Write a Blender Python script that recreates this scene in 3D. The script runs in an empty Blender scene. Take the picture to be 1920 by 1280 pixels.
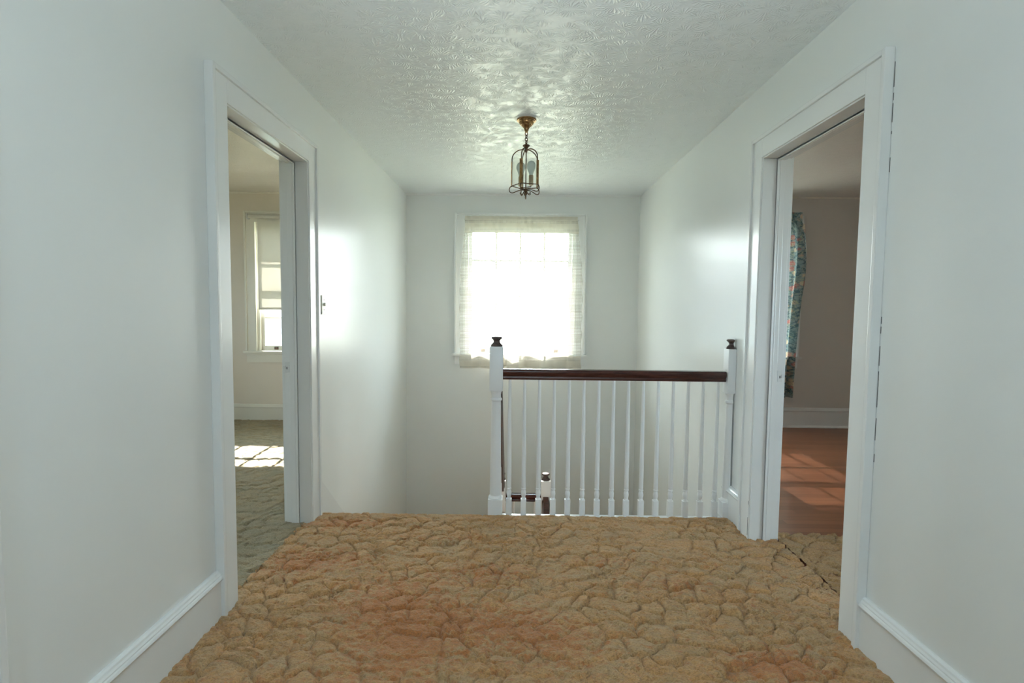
import bpy, bmesh, math, random
import numpy as np
from mathutils import Vector, Matrix

random.seed(7)
SC = bpy.context.scene
COL = SC.collection
PI = math.pi

# ------------------------------------------------------------------ dimensions (metres)
CH = 2.44                        # ceiling height
XL, XR = -1.18, 1.30             # hall side walls
WT = 0.12                        # partition thickness
YB = 5.725                       # inner face of the window wall
YE = 5.875                       # outer face of the window wall
YF = -1.7                        # wall behind the camera
RX = 4.9                         # outer side walls of the two rooms
LOW = -2.75                      # ground storey floor
EDGE = 3.15                      # edge of the hall floor at the stair well

# ------------------------------------------------------------------ mesh helper
class MB:
    def __init__(self):
        self.bm = bmesh.new()

    def box(self, x0, x1, y0, y1, z0, z1, bev=0.0, rot=None):
        m = Matrix.Translation(((x0+x1)/2, (y0+y1)/2, (z0+z1)/2))
        if rot is not None:
            m = m @ rot
        m = m @ Matrix.Diagonal((abs(x1-x0), abs(y1-y0), abs(z1-z0), 1))
        r = bmesh.ops.create_cube(self.bm, size=1, matrix=m)
        if bev > 0:
            es = list({e for v in r['verts'] for e in v.link_edges})
            bmesh.ops.bevel(self.bm, geom=es, offset=bev, segments=2, affect='EDGES', profile=0.7)
        return self

    def prism(self, prof, axis, a, b):
        """closed profile of 2-D points swept along one axis; the points are the two other axes in order"""
        def P(p, t):
            if axis == 0: return (t, p[0], p[1])
            if axis == 1: return (p[0], t, p[1])
            return (p[0], p[1], t)
        v0 = [self.bm.verts.new(P(p, a)) for p in prof]
        v1 = [self.bm.verts.new(P(p, b)) for p in prof]
        n = len(prof)
        for i in range(n):
            self.bm.faces.new((v0[i], v0[(i+1) % n], v1[(i+1) % n], v1[i]))
        self.bm.faces.new(v0[::-1]); self.bm.faces.new(v1)
        return self

    def sweep(self, prof, path, side=Vector((1, 0, 0))):
        """profile (s, t) swept along a polyline lying in a plane normal to side"""
        rings = []
        for i, p in enumerate(path):
            p = Vector(p)
            d = (Vector(path[min(i+1, len(path)-1)]) - Vector(path[max(i-1, 0)])).normalized()
            u = side.cross(d).normalized()
            rings.append([self.bm.verts.new(p + side*a + u*b) for a, b in prof])
        n = len(prof)
        for r0, r1 in zip(rings, rings[1:]):
            for i in range(n):
                self.bm.faces.new((r0[i], r0[(i+1) % n], r1[(i+1) % n], r1[i]))
        self.bm.faces.new(rings[0][::-1]); self.bm.faces.new(rings[-1])
        return self

    def lathe(self, prof, c=(0, 0, 0), seg=20, a0=0.0, a1=2*PI, square=False):
        """prof: (radius, z) list, revolved about z through c"""
        full = abs(a1-a0-2*PI) < 1e-6
        n = seg if full else seg+1
        rings = []
        for r, z in prof:
            ring = []
            for i in range(n):
                a = a0+(a1-a0)*i/seg
                ring.append(self.bm.verts.new((c[0]+r*math.cos(a), c[1]+r*math.sin(a), c[2]+z)))
            rings.append(ring)
        for r0, r1 in zip(rings, rings[1:]):
            for i in range(seg):
                j = (i+1) % n
                self.bm.faces.new((r0[i], r0[j], r1[j], r1[i]))
        self.bm.faces.new(rings[0][::-1]); self.bm.faces.new(rings[-1])
        if not full:
            pass
        return self

    def tube(self, pts, r, seg=8, closed=False):
        pts = [Vector(p) for p in pts]
        n = len(pts)
        rings = []
        up = None
        for i, p in enumerate(pts):
            if closed:
                d = (pts[(i+1) % n]-pts[i-1]).normalized()
            else:
                d = (pts[min(i+1, n-1)]-pts[max(i-1, 0)]).normalized()
            if up is None:
                up = d.orthogonal().normalized()
            u = (up - d*up.dot(d)).normalized(); up = u
            w = d.cross(u)
            rr = r[i] if isinstance(r, (list, tuple)) else r
            rings.append([self.bm.verts.new(p + (u*math.cos(2*PI*k/seg)+w*math.sin(2*PI*k/seg))*rr) for k in range(seg)])
        rng = range(n) if closed else range(n-1)
        for i in rng:
            r0, r1 = rings[i], rings[(i+1) % n]
            for k in range(seg):
                self.bm.faces.new((r0[k], r0[(k+1) % seg], r1[(k+1) % seg], r1[k]))
        if not closed:
            self.bm.faces.new(rings[0][::-1]); self.bm.faces.new(rings[-1])
        return self

    def build(self, name, mat, parent=None, smooth=False, angle=35):
        bmesh.ops.recalc_face_normals(self.bm, faces=self.bm.faces)
        me = bpy.data.meshes.new(name)
        self.bm.to_mesh(me); self.bm.free()
        if smooth:
            me.polygons.foreach_set('use_smooth', [True]*len(me.polygons))
            try:
                me.set_sharp_from_angle(angle=math.radians(angle))
            except Exception:
                pass
        if mat is not None:
            me.materials.append(mat)
        o = bpy.data.objects.new(name, me)
        COL.objects.link(o)
        if parent is not None:
            o.parent = parent
            o.matrix_parent_inverse = Matrix.Translation(-Vector(parent.location)) if parent.parent is None else Matrix.Identity(4)
        return o

def tag(o, label, cat, group=None, kind=None):
    o['label'] = label; o['category'] = cat
    if group: o['group'] = group
    if kind: o['kind'] = kind
    return o

def empty(name, loc):
    o = bpy.data.objects.new(name, None)
    o.location = loc; o.empty_display_size = 0.1
    COL.objects.link(o)
    return o

def struct(o):
    o['kind'] = 'structure'
    return o

# ------------------------------------------------------------------ materials
def mat(name):
    m = bpy.data.materials.new(name); m.use_nodes = True
    nt = m.node_tree
    return m, nt, nt.nodes['Principled BSDF'], nt.nodes['Material Output']

def N(nt, typ, **kw):
    n = nt.nodes.new(typ)
    for k, v in kw.items():
        if k in n.inputs.keys() if isinstance(k, str) else False:
            n.inputs[k].default_value = v
        else:
            setattr(n, k, v)
    return n

def L(nt, a, b): nt.links.new(a, b)

def M(nt, op, a, b=None, c=None, clamp=False):
    n = nt.nodes.new('ShaderNodeMath'); n.operation = op; n.use_clamp = clamp
    for i, v in enumerate((a, b, c)):
        if v is None: continue
        if isinstance(v, (int, float)): n.inputs[i].default_value = v
        else: nt.links.new(v, n.inputs[i])
    return n.outputs[0]

def mixc(nt, fac, a, b):
    n = nt.nodes.new('ShaderNodeMix'); n.data_type = 'RGBA'
    if isinstance(fac, (int, float)): n.inputs[0].default_value = fac
    else: nt.links.new(fac, n.inputs[0])
    for s, v in ((6, a), (7, b)):
        if isinstance(v, (tuple, list)): n.inputs[s].default_value = (*v[:3], 1)
        else: nt.links.new(v, n.inputs[s])
    return n.outputs[2]

def ramp(nt, fac, p0, p1):
    n = nt.nodes.new('ShaderNodeMapRange'); n.interpolation_type = 'SMOOTHSTEP'
    nt.links.new(fac, n.inputs[0]); n.inputs[1].default_value = p0; n.inputs[2].default_value = p1
    return n.outputs[0]

def noise(nt, vec, scale, detail=3, rough=0.5, dist=0.0):
    n = nt.nodes.new('ShaderNodeTexNoise')
    n.inputs['Scale'].default_value = scale; n.inputs['Detail'].default_value = detail
    n.inputs['Roughness'].default_value = rough; n.inputs['Distortion'].default_value = dist
    if vec is not None: nt.links.new(vec, n.inputs['Vector'])
    return n.outputs['Fac']

def pos(nt):
    return nt.nodes.new('ShaderNodeNewGeometry').outputs['Position']

def vmul(nt, v, s):
    n = nt.nodes.new('ShaderNodeVectorMath'); n.operation = 'MULTIPLY'
    nt.links.new(v, n.inputs[0]); n.inputs[1].default_value = s
    return n.outputs[0]

def bump(nt, h, strength, dist, bsdf):
    n = nt.nodes.new('ShaderNodeBump'); n.inputs['Strength'].default_value = strength; n.inputs['Distance'].default_value = dist
    nt.links.new(h, n.inputs['Height']); nt.links.new(n.outputs[0], bsdf.inputs['Normal'])

def paint(name, c, rough, var=0.03, brush=0.15, spec=0.5, scale=(9, 9, 1.2)):
    """painted surface: slight tone drift and roller or brush marks"""
    m, nt, b, out = mat(name)
    p = pos(nt)
    f = noise(nt, p, 1.3, 3)
    col = mixc(nt, ramp(nt, f, 0.3, 0.7), tuple(x*(1-var) for x in c), tuple(min(1, x*(1+var)) for x in c))
    L(nt, col, b.inputs['Base Color'])
    b.inputs['Roughness'].default_value = rough
    b.inputs['Specular IOR Level'].default_value = spec
    f3 = noise(nt, p, 140, 2)
    bump(nt, f3, brush, 0.002, b)
    return m

m_wall = paint('wall_paint', (0.80, 0.825, 0.82), 0.27, 0.01, 0.03, 0.24)
m_wall_warm = paint('wall_paint_cream', (0.74, 0.68, 0.60), 0.45, 0.01, 0.03)
m_wall_grey = paint('wall_paint_grey', (0.66, 0.635, 0.60), 0.5, 0.01, 0.03)
m_trim = paint('trim_gloss_white', (0.79, 0.81, 0.815), 0.22, 0.01, 0.04, scale=(14, 14, 1.0))
m_trim_cream = paint('trim_cream', (0.76, 0.74, 0.67), 0.3, 0.015, 0.10)
m_post = paint('baluster_white', (0.80, 0.82, 0.84), 0.28, 0.01, 0.03)

# ceiling: stomp-brush plaster, fans of short ridges
def ceiling_mat(name, c, strength):
    m, nt, b, out = mat(name)
    p = pos(nt)
    wn = nt.nodes.new('ShaderNodeTexNoise'); wn.inputs['Scale'].default_value = 9; wn.inputs['Detail'].default_value = 2
    L(nt, p, wn.inputs['Vector'])
    w = nt.nodes.new('ShaderNodeVectorMath'); w.operation = 'MULTIPLY_ADD'
    L(nt, wn.outputs['Color'], w.inputs[0]); w.inputs[1].default_value = (0.04, 0.04, 0); L(nt, p, w.inputs[2])
    hs = []
    for sc, off in ((8.5, 0.0), (11.0, 3.7)):
        mp = nt.nodes.new('ShaderNodeMapping'); mp.inputs['Location'].default_value = (off, off*0.7, 0)
        L(nt, w.outputs[0], mp.inputs['Vector'])
        fl = vmul(nt, mp.outputs[0], (1, 1, 0))
        v = nt.nodes.new('ShaderNodeTexVoronoi'); v.voronoi_dimensions = '2D'; v.inputs['Scale'].default_value = sc
        L(nt, fl, v.inputs['Vector'])
        d = nt.nodes.new('ShaderNodeVectorMath'); d.operation = 'SUBTRACT'
        L(nt, fl, d.inputs[0]); L(nt, v.outputs['Position'], d.inputs[1])
        s = nt.nodes.new('ShaderNodeSeparateXYZ'); L(nt, d.outputs[0], s.inputs[0])
        ang = M(nt, 'ARCTAN2', s.outputs[1], s.outputs[0])
        jit = noise(nt, fl, 30, 2)
        st = M(nt, 'SINE', M(nt, 'ADD', M(nt, 'MULTIPLY', ang, 21.0), M(nt, 'MULTIPLY', jit, 8.0)))
        st = M(nt, 'POWER', M(nt, 'MULTIPLY_ADD', st, 0.5, 0.5), 2.2)
        rad = M(nt, 'LENGTH', 0) if False else v.outputs['Distance']
        env = M(nt, 'MULTIPLY', ramp(nt, rad, 0.08, 0.25), M(nt, 'SUBTRACT', 1.0, ramp(nt, rad, 0.45, 0.72)))
        gate = ramp(nt, noise(nt, fl, 14, 2), 0.38, 0.62)
        hs.append(M(nt, 'MULTIPLY', M(nt, 'MULTIPLY', st, env), gate))
    h = M(nt, 'ADD', M(nt, 'MAXIMUM', hs[0], hs[1]), M(nt, 'MULTIPLY', noise(nt, p, 55, 3), 0.35))
    b.inputs['Base Color'].default_value = (*c, 1)
    b.inputs['Roughness'].default_value = 0.30
    b.inputs['Specular IOR Level'].default_value = 0.5
    bump(nt, h, strength, 0.006, b)
    return m
m_ceil = ceiling_mat('stomped_plaster_ceiling', (0.775, 0.82, 0.84), 0.45)
m_ceil_room = ceiling_mat('stomped_plaster_room_ceiling', (0.78, 0.77, 0.73), 0.35)

m_ceil_dim = ceiling_mat('stomped_plaster_darkened_ceiling', (0.60, 0.58, 0.55), 0.35)  # copy of the room plaster; the right room's dimness is put into its colour

# dark red-brown varnished wood
def wood(name, c0, c1, rough, scale=(3, 40, 40)):
    m, nt, b, out = mat(name)
    p = pos(nt)
    f = noise(nt, vmul(nt, p, scale), 3.0, 5, 0.6, 0.4)
    L(nt, mixc(nt, ramp(nt, f, 0.3, 0.7), c0, c1), b.inputs['Base Color'])
    b.inputs['Roughness'].default_value = rough
    bump(nt, f, 0.05, 0.002, b)
    return m
m_rail = wood('mahogany_varnish', (0.030, 0.010, 0.009), (0.085, 0.026, 0.020), 0.22)
m_cap = wood('dark_cap_varnish', (0.040, 0.025, 0.024), (0.085, 0.050, 0.045), 0.3, (30, 30, 60))

def flooring():
    m, nt, b, out = mat('oak_strip_floor')
    p = pos(nt)
    s = nt.nodes.new('ShaderNodeSeparateXYZ'); L(nt, p, s.inputs[0])
    row = M(nt, 'FLOOR', M(nt, 'DIVIDE', s.outputs[1], 0.057))
    wn = nt.nodes.new('ShaderNodeTexWhiteNoise'); wn.noise_dimensions = '1D'; L(nt, row, wn.inputs['W'])
    seg = M(nt, 'FLOOR', M(nt, 'ADD', M(nt, 'DIVIDE', s.outputs[0], 0.9), M(nt, 'MULTIPLY', wn.outputs['Value'], 7.0)))
    wn2 = nt.nodes.new('ShaderNodeTexWhiteNoise'); wn2.noise_dimensions = '2D'
    cb = nt.nodes.new('ShaderNodeCombineXYZ'); L(nt, row, cb.inputs[0]); L(nt, seg, cb.inputs[1]); L(nt, cb.outputs[0], wn2.inputs['Vector'])
    gr = noise(nt, vmul(nt, p, (2, 45, 1)), 3, 5, 0.6, 0.3)
    t = M(nt, 'ADD', M(nt, 'MULTIPLY', wn2.outputs['Value'], 0.5), M(nt, 'MULTIPLY', gr, 0.5))
    col = mixc(nt, t, (0.17, 0.055, 0.024), (0.38, 0.155, 0.075))
    fr = M(nt, 'FRACT', M(nt, 'DIVIDE', s.outputs[1], 0.057))
    seam = M(nt, 'LESS_THAN', fr, 0.035)
    L(nt, mixc(nt, M(nt, 'MULTIPLY', seam, 0.7), col, (0.03, 0.014, 0.008)), b.inputs['Base Color'])
    b.inputs['Roughness'].default_value = 0.33
    bump(nt, M(nt, 'SUBTRACT', M(nt, 'MULTIPLY', gr, 0.2), seam), 0.2, 0.002, b)
    return m
m_floor_wood = flooring()

def carpet_mat(name, base, olive, rust, rust_amt):
    m, nt, b, out = mat(name)
    p = pos(nt)
    a = nt.nodes.new('ShaderNodeAttribute'); a.attribute_name = 'rust'
    f1 = noise(nt, vmul(nt, p, (3.2, 5.0, 1)), 2.2, 4, 0.6, 0.6)
    f2 = noise(nt, vmul(nt, p, (9, 14, 1)), 3.0, 4, 0.65, 0.4)
    f3 = noise(nt, vmul(nt, p, (42, 62, 42)), 3.0, 4, 0.7)
    c = mixc(nt, ramp(nt, f1, 0.38, 0.64), base, olive)
    r = M(nt, 'MULTIPLY', ramp(nt, M(nt, 'ADD', a.outputs['Fac'], M(nt, 'MULTIPLY', M(nt, 'SUBTRACT', f2, 0.5), 2.6)), 0.06, 0.66), rust_amt)
    c = mixc(nt, r, c, rust)
    # fibre-to-fibre tone of the twisted yarn
    c = mixc(nt, M(nt, 'MULTIPLY', ramp(nt, f3, 0.42, 0.66), 0.58), c, tuple(x*0.42 for x in base))
    L(nt, c, b.inputs['Base Color'])
    b.inputs['Roughness'].default_value = 0.95
    b.inputs['Specular IOR Level'].default_value = 0.1
    b.inputs['Sheen Weight'].default_value = 0.25
    b.inputs['Sheen Roughness'].default_value = 0.5
    h = M(nt, 'ADD', M(nt, 'MULTIPLY', f3, 0.6), M(nt, 'MULTIPLY', noise(nt, p, 260, 2), 0.5))
    bump(nt, h, 1.0, 0.008, b)
    return m
m_carpet = carpet_mat('sculptured_carpet_tan_rust', (0.64, 0.365, 0.155), (0.56, 0.375, 0.190), (0.57, 0.228, 0.080), 0.95)
m_carpet_room = carpet_mat('sculptured_carpet_olive', (0.40, 0.32, 0.19), (0.33, 0.295, 0.19), (0.30, 0.19, 0.10), 0.45)
m_carpet_door = carpet_mat('sculptured_carpet_tan', (0.58, 0.350, 0.150), (0.50, 0.335, 0.160), (0.42, 0.21, 0.09), 0.5)

def simple(name, c, rough=0.5, metal=0.0, spec=0.5, c2=None, sc=40):
    m, nt, b, out = mat(name)
    if c2 is not None:
        f = noise(nt, pos(nt), sc, 3)
        L(nt, mixc(nt, ramp(nt, f, 0.3, 0.7), c, c2), b.inputs['Base Color'])
    else:
        b.inputs['Base Color'].default_value = (*c, 1)
    b.inputs['Roughness'].default_value = rough; b.inputs['Metallic'].default_value = metal
    b.inputs['Specular IOR Level'].default_value = spec
    return m
m_brass = simple('aged_brass', (0.42, 0.26, 0.11), 0.32, 1.0, c2=(0.22, 0.12, 0.06), sc=60)
m_bronze = simple('dark_aged_brass', (0.19, 0.12, 0.075), 0.38, 1.0, c2=(0.09, 0.06, 0.045), sc=60)
m_sleeve = simple('candle_sleeve', (0.42, 0.32, 0.19), 0.5)
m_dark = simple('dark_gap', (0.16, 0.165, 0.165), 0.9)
m_switch = simple('ivory_plastic', (0.72, 0.72, 0.66), 0.35)
m_strike = simple('painted_metal_plate', (0.70, 0.72, 0.72), 0.3)
m_plaster = simple('plaster_patch', (0.78, 0.79, 0.76), 0.35)

def glass(name, refl=0.07, tint=(1, 1, 1)):
    m, nt, b, out = mat(name)
    nt.nodes.remove(b)
    t = nt.nodes.new('ShaderNodeBsdfTransparent'); t.inputs[0].default_value = (*tint, 1)
    g = nt.nodes.new('ShaderNodeBsdfGlossy'); g.inputs['Roughness'].default_value = 0.02
    mx = nt.nodes.new('ShaderNodeMixShader')
    lw = nt.nodes.new('ShaderNodeLayerWeight'); lw.inputs['Blend'].default_value = 0.12
    L(nt, M(nt, 'ADD', M(nt, 'MULTIPLY', lw.outputs['Fresnel'], 0.6), refl*0.5, clamp=True), mx.inputs[0])
    L(nt, t.outputs[0], mx.inputs[1]); L(nt, g.outputs[0], mx.inputs[2]); L(nt, mx.outputs[0], out.inputs[0])
    return m
m_glass = glass('window_glass')
m_lantern_glass = glass('lantern_glass', 0.06, (0.985, 0.99, 0.98))

def cloth(name, col, translucent, transp, transp_tint=(1, 1, 1)):
    """woven cloth: reflecting + translucent yarn, transparent where the weave is open; sockets may be linked"""
    m, nt, b, out = mat(name)
    nt.nodes.remove(b)
    d = nt.nodes.new('ShaderNodeBsdfDiffuse'); t = nt.nodes.new('ShaderNodeBsdfTranslucent'); tr = nt.nodes.new('ShaderNodeBsdfTransparent')
    tr.inputs[0].default_value = (*transp_tint, 1)
    m1 = nt.nodes.new('ShaderNodeMixShader'); m1.inputs[0].default_value = translucent
    m2 = nt.nodes.new('ShaderNodeMixShader')
    c = col(nt) if callable(col) else None
    for s in (d, t):
        if c is not None: L(nt, c, s.inputs[0])
        else: s.inputs[0].default_value = (*col, 1)
    L(nt, d.outputs[0], m1.inputs[1]); L(nt, t.outputs[0], m1.inputs[2])
    L(nt, m1.outputs[0], m2.inputs[1]); L(nt, tr.outputs[0], m2.inputs[2])
    f = transp(nt) if callable(transp) else transp
    if isinstance(f, (int, float)): m2.inputs[0].default_value = f
    else: L(nt, f, m2.inputs[0])
    L(nt, m2.outputs[0], out.inputs[0])
    return m

def lace_open(nt):
    tc = nt.nodes.new('ShaderNodeTexCoord'); s = nt.nodes.new('ShaderNodeSeparateXYZ'); L(nt, tc.outputs['Object'], s.inputs[0])
    x, z = s.outputs[0], s.outputs[2]
    k = 2*PI/0.030
    rows = M(nt, 'SINE', M(nt, 'MULTIPLY', z, k))
    cols = M(nt, 'SINE', M(nt, 'MULTIPLY', x, k*1.15))
    hole = ramp(nt, M(nt, 'MULTIPLY', M(nt, 'ABSOLUTE', rows), M(nt, 'ABSOLUTE', cols)), 0.25, 0.62)
    band = M(nt, 'MULTIPLY_ADD', ramp(nt, M(nt, 'SINE', M(nt, 'MULTIPLY', z, 2*PI/0.16)), -0.4, 0.4), 0.45, 0.55)
    body = M(nt, 'ADD', 0.60, M(nt, 'MULTIPLY', M(nt, 'MULTIPLY', hole, band), 0.32))
    hem = ramp(nt, z, 0.735, 0.750)           # closely woven bottom border
    head = M(nt, 'SUBTRACT', 1.0, ramp(nt, z, 2.02, 2.035))
    openw = M(nt, 'MULTIPLY', ramp(nt, M(nt, 'SINE', M(nt, 'MULTIPLY', z, 2*PI/0.085)), 0.2, 0.6), M(nt, 'MULTIPLY', hole, 0.35))
    solid = M(nt, 'ADD', 0.10, openw)
    k2 = M(nt, 'MULTIPLY', hem, head)
    return M(nt, 'ADD', M(nt, 'MULTIPLY', body, k2), M(nt, 'MULTIPLY', solid, M(nt, 'SUBTRACT', 1.0, k2)))
m_bulb = cloth('frosted_bulb', (0.80, 0.86, 0.86), 0.45, 0.12)
m_lace = cloth('cream_lace', (0.66, 0.63, 0.55), 0.13, lace_open)
m_shade = cloth('cream_shade_cloth', (0.74, 0.73, 0.69), 0.22, 0.0)
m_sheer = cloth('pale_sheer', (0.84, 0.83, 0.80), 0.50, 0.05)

def floral(nt):
    tc = nt.nodes.new('ShaderNodeTexCoord')
    p = vmul(nt, tc.outputs['Object'], (1.0, 0.15, 1.0))
    v = nt.nodes.new('ShaderNodeTexVoronoi'); v.inputs['Scale'].default_value = 14; L(nt, p, v.inputs['Vector'])
    f = noise(nt, p, 38, 3, 0.6, 0.8)
    f2 = noise(nt, p, 60, 2, 0.5, 1.0)
    base = mixc(nt, ramp(nt, f, 0.40, 0.58), (0.16, 0.25, 0.29), (0.42, 0.53, 0.55))
    flower = M(nt, 'SUBTRACT', 1.0, ramp(nt, M(nt, 'ADD', v.outputs['Distance'], M(nt, 'MULTIPLY', f2, 0.35)), 0.46, 0.66))
    sep = nt.nodes.new('ShaderNodeSeparateColor'); L(nt, v.outputs['Color'], sep.inputs[0])
    fc = mixc(nt, ramp(nt, sep.outputs[0], 0.35, 0.6), (0.66, 0.30, 0.29), (0.80, 0.72, 0.58))
    fc = mixc(nt, ramp(nt, f2, 0.52, 0.62), fc, (0.76, 0.60, 0.50))
    c = mixc(nt, flower, base, fc)
    leaf = ramp(nt, noise(nt, p, 26, 2, 0.5, 2.0), 0.60, 0.66)
    return mixc(nt, leaf, c, (0.58, 0.62, 0.46))
m_floral = cloth('floral_cotton', floral, 0.62, 0.0)

def siding():
    m, nt, b, out = mat('clapboard_white')
    p = pos(nt); s = nt.nodes.new('ShaderNodeSeparateXYZ'); L(nt, p, s.inputs[0])
    fr = M(nt, 'FRACT', M(nt, 'DIVIDE', s.outputs[2], 0.2))
    L(nt, mixc(nt, M(nt, 'LESS_THAN', fr, 0.12), (0.45, 0.50, 0.55), (0.25, 0.29, 0.33)), b.inputs['Base Color'])
    b.inputs['Roughness'].default_value = 0.6
    bump(nt, fr, 0.6, 0.03, b)
    return m
m_siding = siding()
m_shingle = simple('grey_shingle', (0.16, 0.16, 0.17), 0.9, c2=(0.24, 0.24, 0.25), sc=8)
m_ground = simple('lawn_and_drive', (0.22, 0.24, 0.14), 0.95, c2=(0.36, 0.34, 0.26), sc=0.4)
m_pane_dark = simple('neighbour_pane', (0.05, 0.06, 0.07), 0.1)
m_soffit = simple('soffit_white', (0.7, 0.72, 0.72), 0.6)

# ------------------------------------------------------------------ SETTING: floors, walls, ceilings
def wall_with_holes_x(mb, y0, y1, x0, x1, z0, z1, holes):
    """wall facing y; holes = (xa, xb, za, zb), sorted by x"""
    cx = x0
    for xa, xb, za, zb in holes:
        mb.box(cx, xa, y0, y1, z0, z1)
        mb.box(xa, xb, y0, y1, z0, za); mb.box(xa, xb, y0, y1, zb, z1)
        cx = xb
    mb.box(cx, x1, y0, y1, z0, z1)

def wall_with_holes_y(mb, x0, x1, y0, y1, z0, z1, holes):
    cy = y0
    for ya, yb, za, zb in holes:
        mb.box(x0, x1, cy, ya, z0, z1)
        if za > z0: mb.box(x0, x1, ya, yb, z0, za)
        mb.box(x0, x1, ya, yb, zb, z1)
        cy = yb
    mb.box(x0, x1, cy, y1, z0, z1)

# door openings (jamb faces)
DL = (2.166, 2.990)
DR = (2.030, 2.842)
D3 = (0.20, 1.035)
DH = 2.035
JT = 0.02
# windows: outer casing edges
WIN = [(-0.660, 0.738), (-2.902, -1.504), (1.622, 3.020)]
CW = 0.115
WZ0, WZ1 = 0.755, 2.125          # stool top, opening head
holes = sorted([(a+CW, b-CW, WZ0-0.03, WZ1) for a, b in WIN])

# window wall, one piece per room so each has its own paint
mb = MB(); wall_with_holes_x(mb, YB, YE, XL-WT, XR+WT, LOW, CH, [h for h in holes if -1 < h[0] < 1]); struct(mb.build('wall_back', m_wall))
mb = MB(); wall_with_holes_x(mb, YB, YE, -RX-0.15, XL-WT, LOW, CH, [h for h in holes if h[0] < -1]); struct(mb.build('wall_back_left_room', m_wall_warm))
mb = MB(); wall_with_holes_x(mb, YB, YE, XR+WT, RX+0.15, LOW, CH, [h for h in holes if h[0] > 1]); struct(mb.build('wall_back_right_room', m_wall_grey))

def side_wall(name, x_hall, sgn, door_list):
    """partition between hall and room: hall leaf and room leaf share the thickness"""
    hs = [(a-JT, b+JT, 0.0, DH+JT) for a, b in door_list]
    def leaf(nm, xa, xb, m):
        mb = MB()
        cy = YF
        for ya, yb, za, zb in hs:
            mb.box(min(xa, xb), max(xa, xb), cy, ya, LOW, CH)
            mb.box(min(xa, xb), max(xa, xb), ya, yb, LOW, -0.02)
            mb.box(min(xa, xb), max(xa, xb), ya, yb, zb, CH)
            cy = yb
        mb.box(min(xa, xb), max(xa, xb), cy, YB, LOW, CH)
        return struct(mb.build(nm, m))
    xm = x_hall+sgn*WT/2
    leaf(name, x_hall, xm, m_wall)
    leaf(name+'_room_side', xm, x_hall+sgn*WT, m_wall_warm if sgn < 0 else m_wall_grey)
side_wall('wall_left', XL, -1, [D3, DL])
side_wall('wall_right', XR, 1, [DR])

# rooms' outer walls and the wall behind the camera (with an unseen window added for light)
BWIN = (-0.27, 0.37)
mb = MB(); wall_with_holes_x(mb, YF-0.15, YF, XL-WT, XR+WT, LOW, CH, [(BWIN[0]+CW, BWIN[1]-CW, WZ0-0.03, WZ1)]); struct(mb.build('wall_front', m_wall))
SWL, SWR = (1.9, 3.3), (-1.6, 0.4)     # unseen side windows added to light the two rooms (outer casing edges along y)
mb = MB(); wall_with_holes_y(mb, -RX-0.15, -RX, YF, YB, LOW, CH, [(SWL[0]+CW, SWL[1]-CW, WZ0-0.03, WZ1)]); struct(mb.build('wall_far_left_room', m_wall_warm))
mb = MB(); wall_with_holes_y(mb, RX, RX+0.15, YF, YB, LOW, CH, [(SWR[0]+CW, SWR[1]-CW, WZ0-0.03, WZ1)]); struct(mb.build('wall_far_right_room', m_wall_grey))
struct(MB().box(-RX-0.15, XL-WT, YF-0.15, YF, LOW, CH).build('wall_front_left_room', m_wall_warm))
struct(MB().box(XR+WT, RX+0.15, YF-0.15, YF, LOW, CH).build('wall_front_right_room', m_wall_grey))

struct(MB().box(XL-WT/2, XR+WT/2, YF-0.15, YE, CH, CH+0.12).build('ceiling', m_ceil))
struct(MB().box(-RX-0.15, XL-WT/2, YF-0.15, YE, CH, CH+0.12).build('ceiling_left_room', m_ceil_room))
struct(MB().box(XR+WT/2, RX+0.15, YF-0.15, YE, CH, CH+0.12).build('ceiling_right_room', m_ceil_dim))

m_sub = simple('subfloor', (0.30, 0.24, 0.16), 0.9)
struct(MB().box(XL, XR, YF, EDGE-0.012, -0.25, -0.02).build('floor', m_sub))
struct(MB().box(-RX, XL-WT/2, YF, YB, -0.25, -0.02).build('floor_left_room', m_sub))
struct(MB().box(XR+WT/2, RX, YF, YB, -0.25, -0.008).build('floor_right_room', m_floor_wood))
struct(MB().box(XL-WT, XR+WT, -0.2, YB, LOW-0.15, LOW).build('floor_lower_storey', m_sub))
struct(MB().box(XL, XR, -0.32, -0.2, LOW, -0.25).build('wall_lower_storey', m_wall))
for nm, xa, xb, d in (('floor_threshold_left', XL-WT/2, XL, DL), ('floor_threshold_right', XR, XR+WT/2, DR)):
    struct(MB().box(xa, xb, d[0]-0.001, d[1]+0.001, -0.02, -0.013).build(nm, m_sub))
# white fascia board along the stair well, under the balusters
struct(MB().box(-0.16, XR, EDGE-0.012, EDGE+0.020, -0.28, -0.003, 0.004).build('trim_1', m_trim))

# small cove at the ceiling line of the window wall
def cove(name, x0, x1, m):
    s = 0.016
    pr = [(YB, CH), (YB, CH-s)] + [(YB-s+s*math.cos(a), CH-s+s*math.sin(a)) for a in [PI/2*0]] + [(YB-s*0.6, CH-s*0.55), (YB-s, CH)]
    pr = [(YB, CH), (YB, CH-s), (YB-s*0.35, CH-s*0.85), (YB-s*0.85, CH-s*0.35), (YB-s, CH)]
    struct(MB().prism(pr, 0, x0, x1).build(name, m))
cove('trim_2', XL, XR, m_trim); cove('trim_3', -RX, XL-WT, m_trim_cream); cove('trim_4', XR+WT, RX, m_trim_cream)

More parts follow.
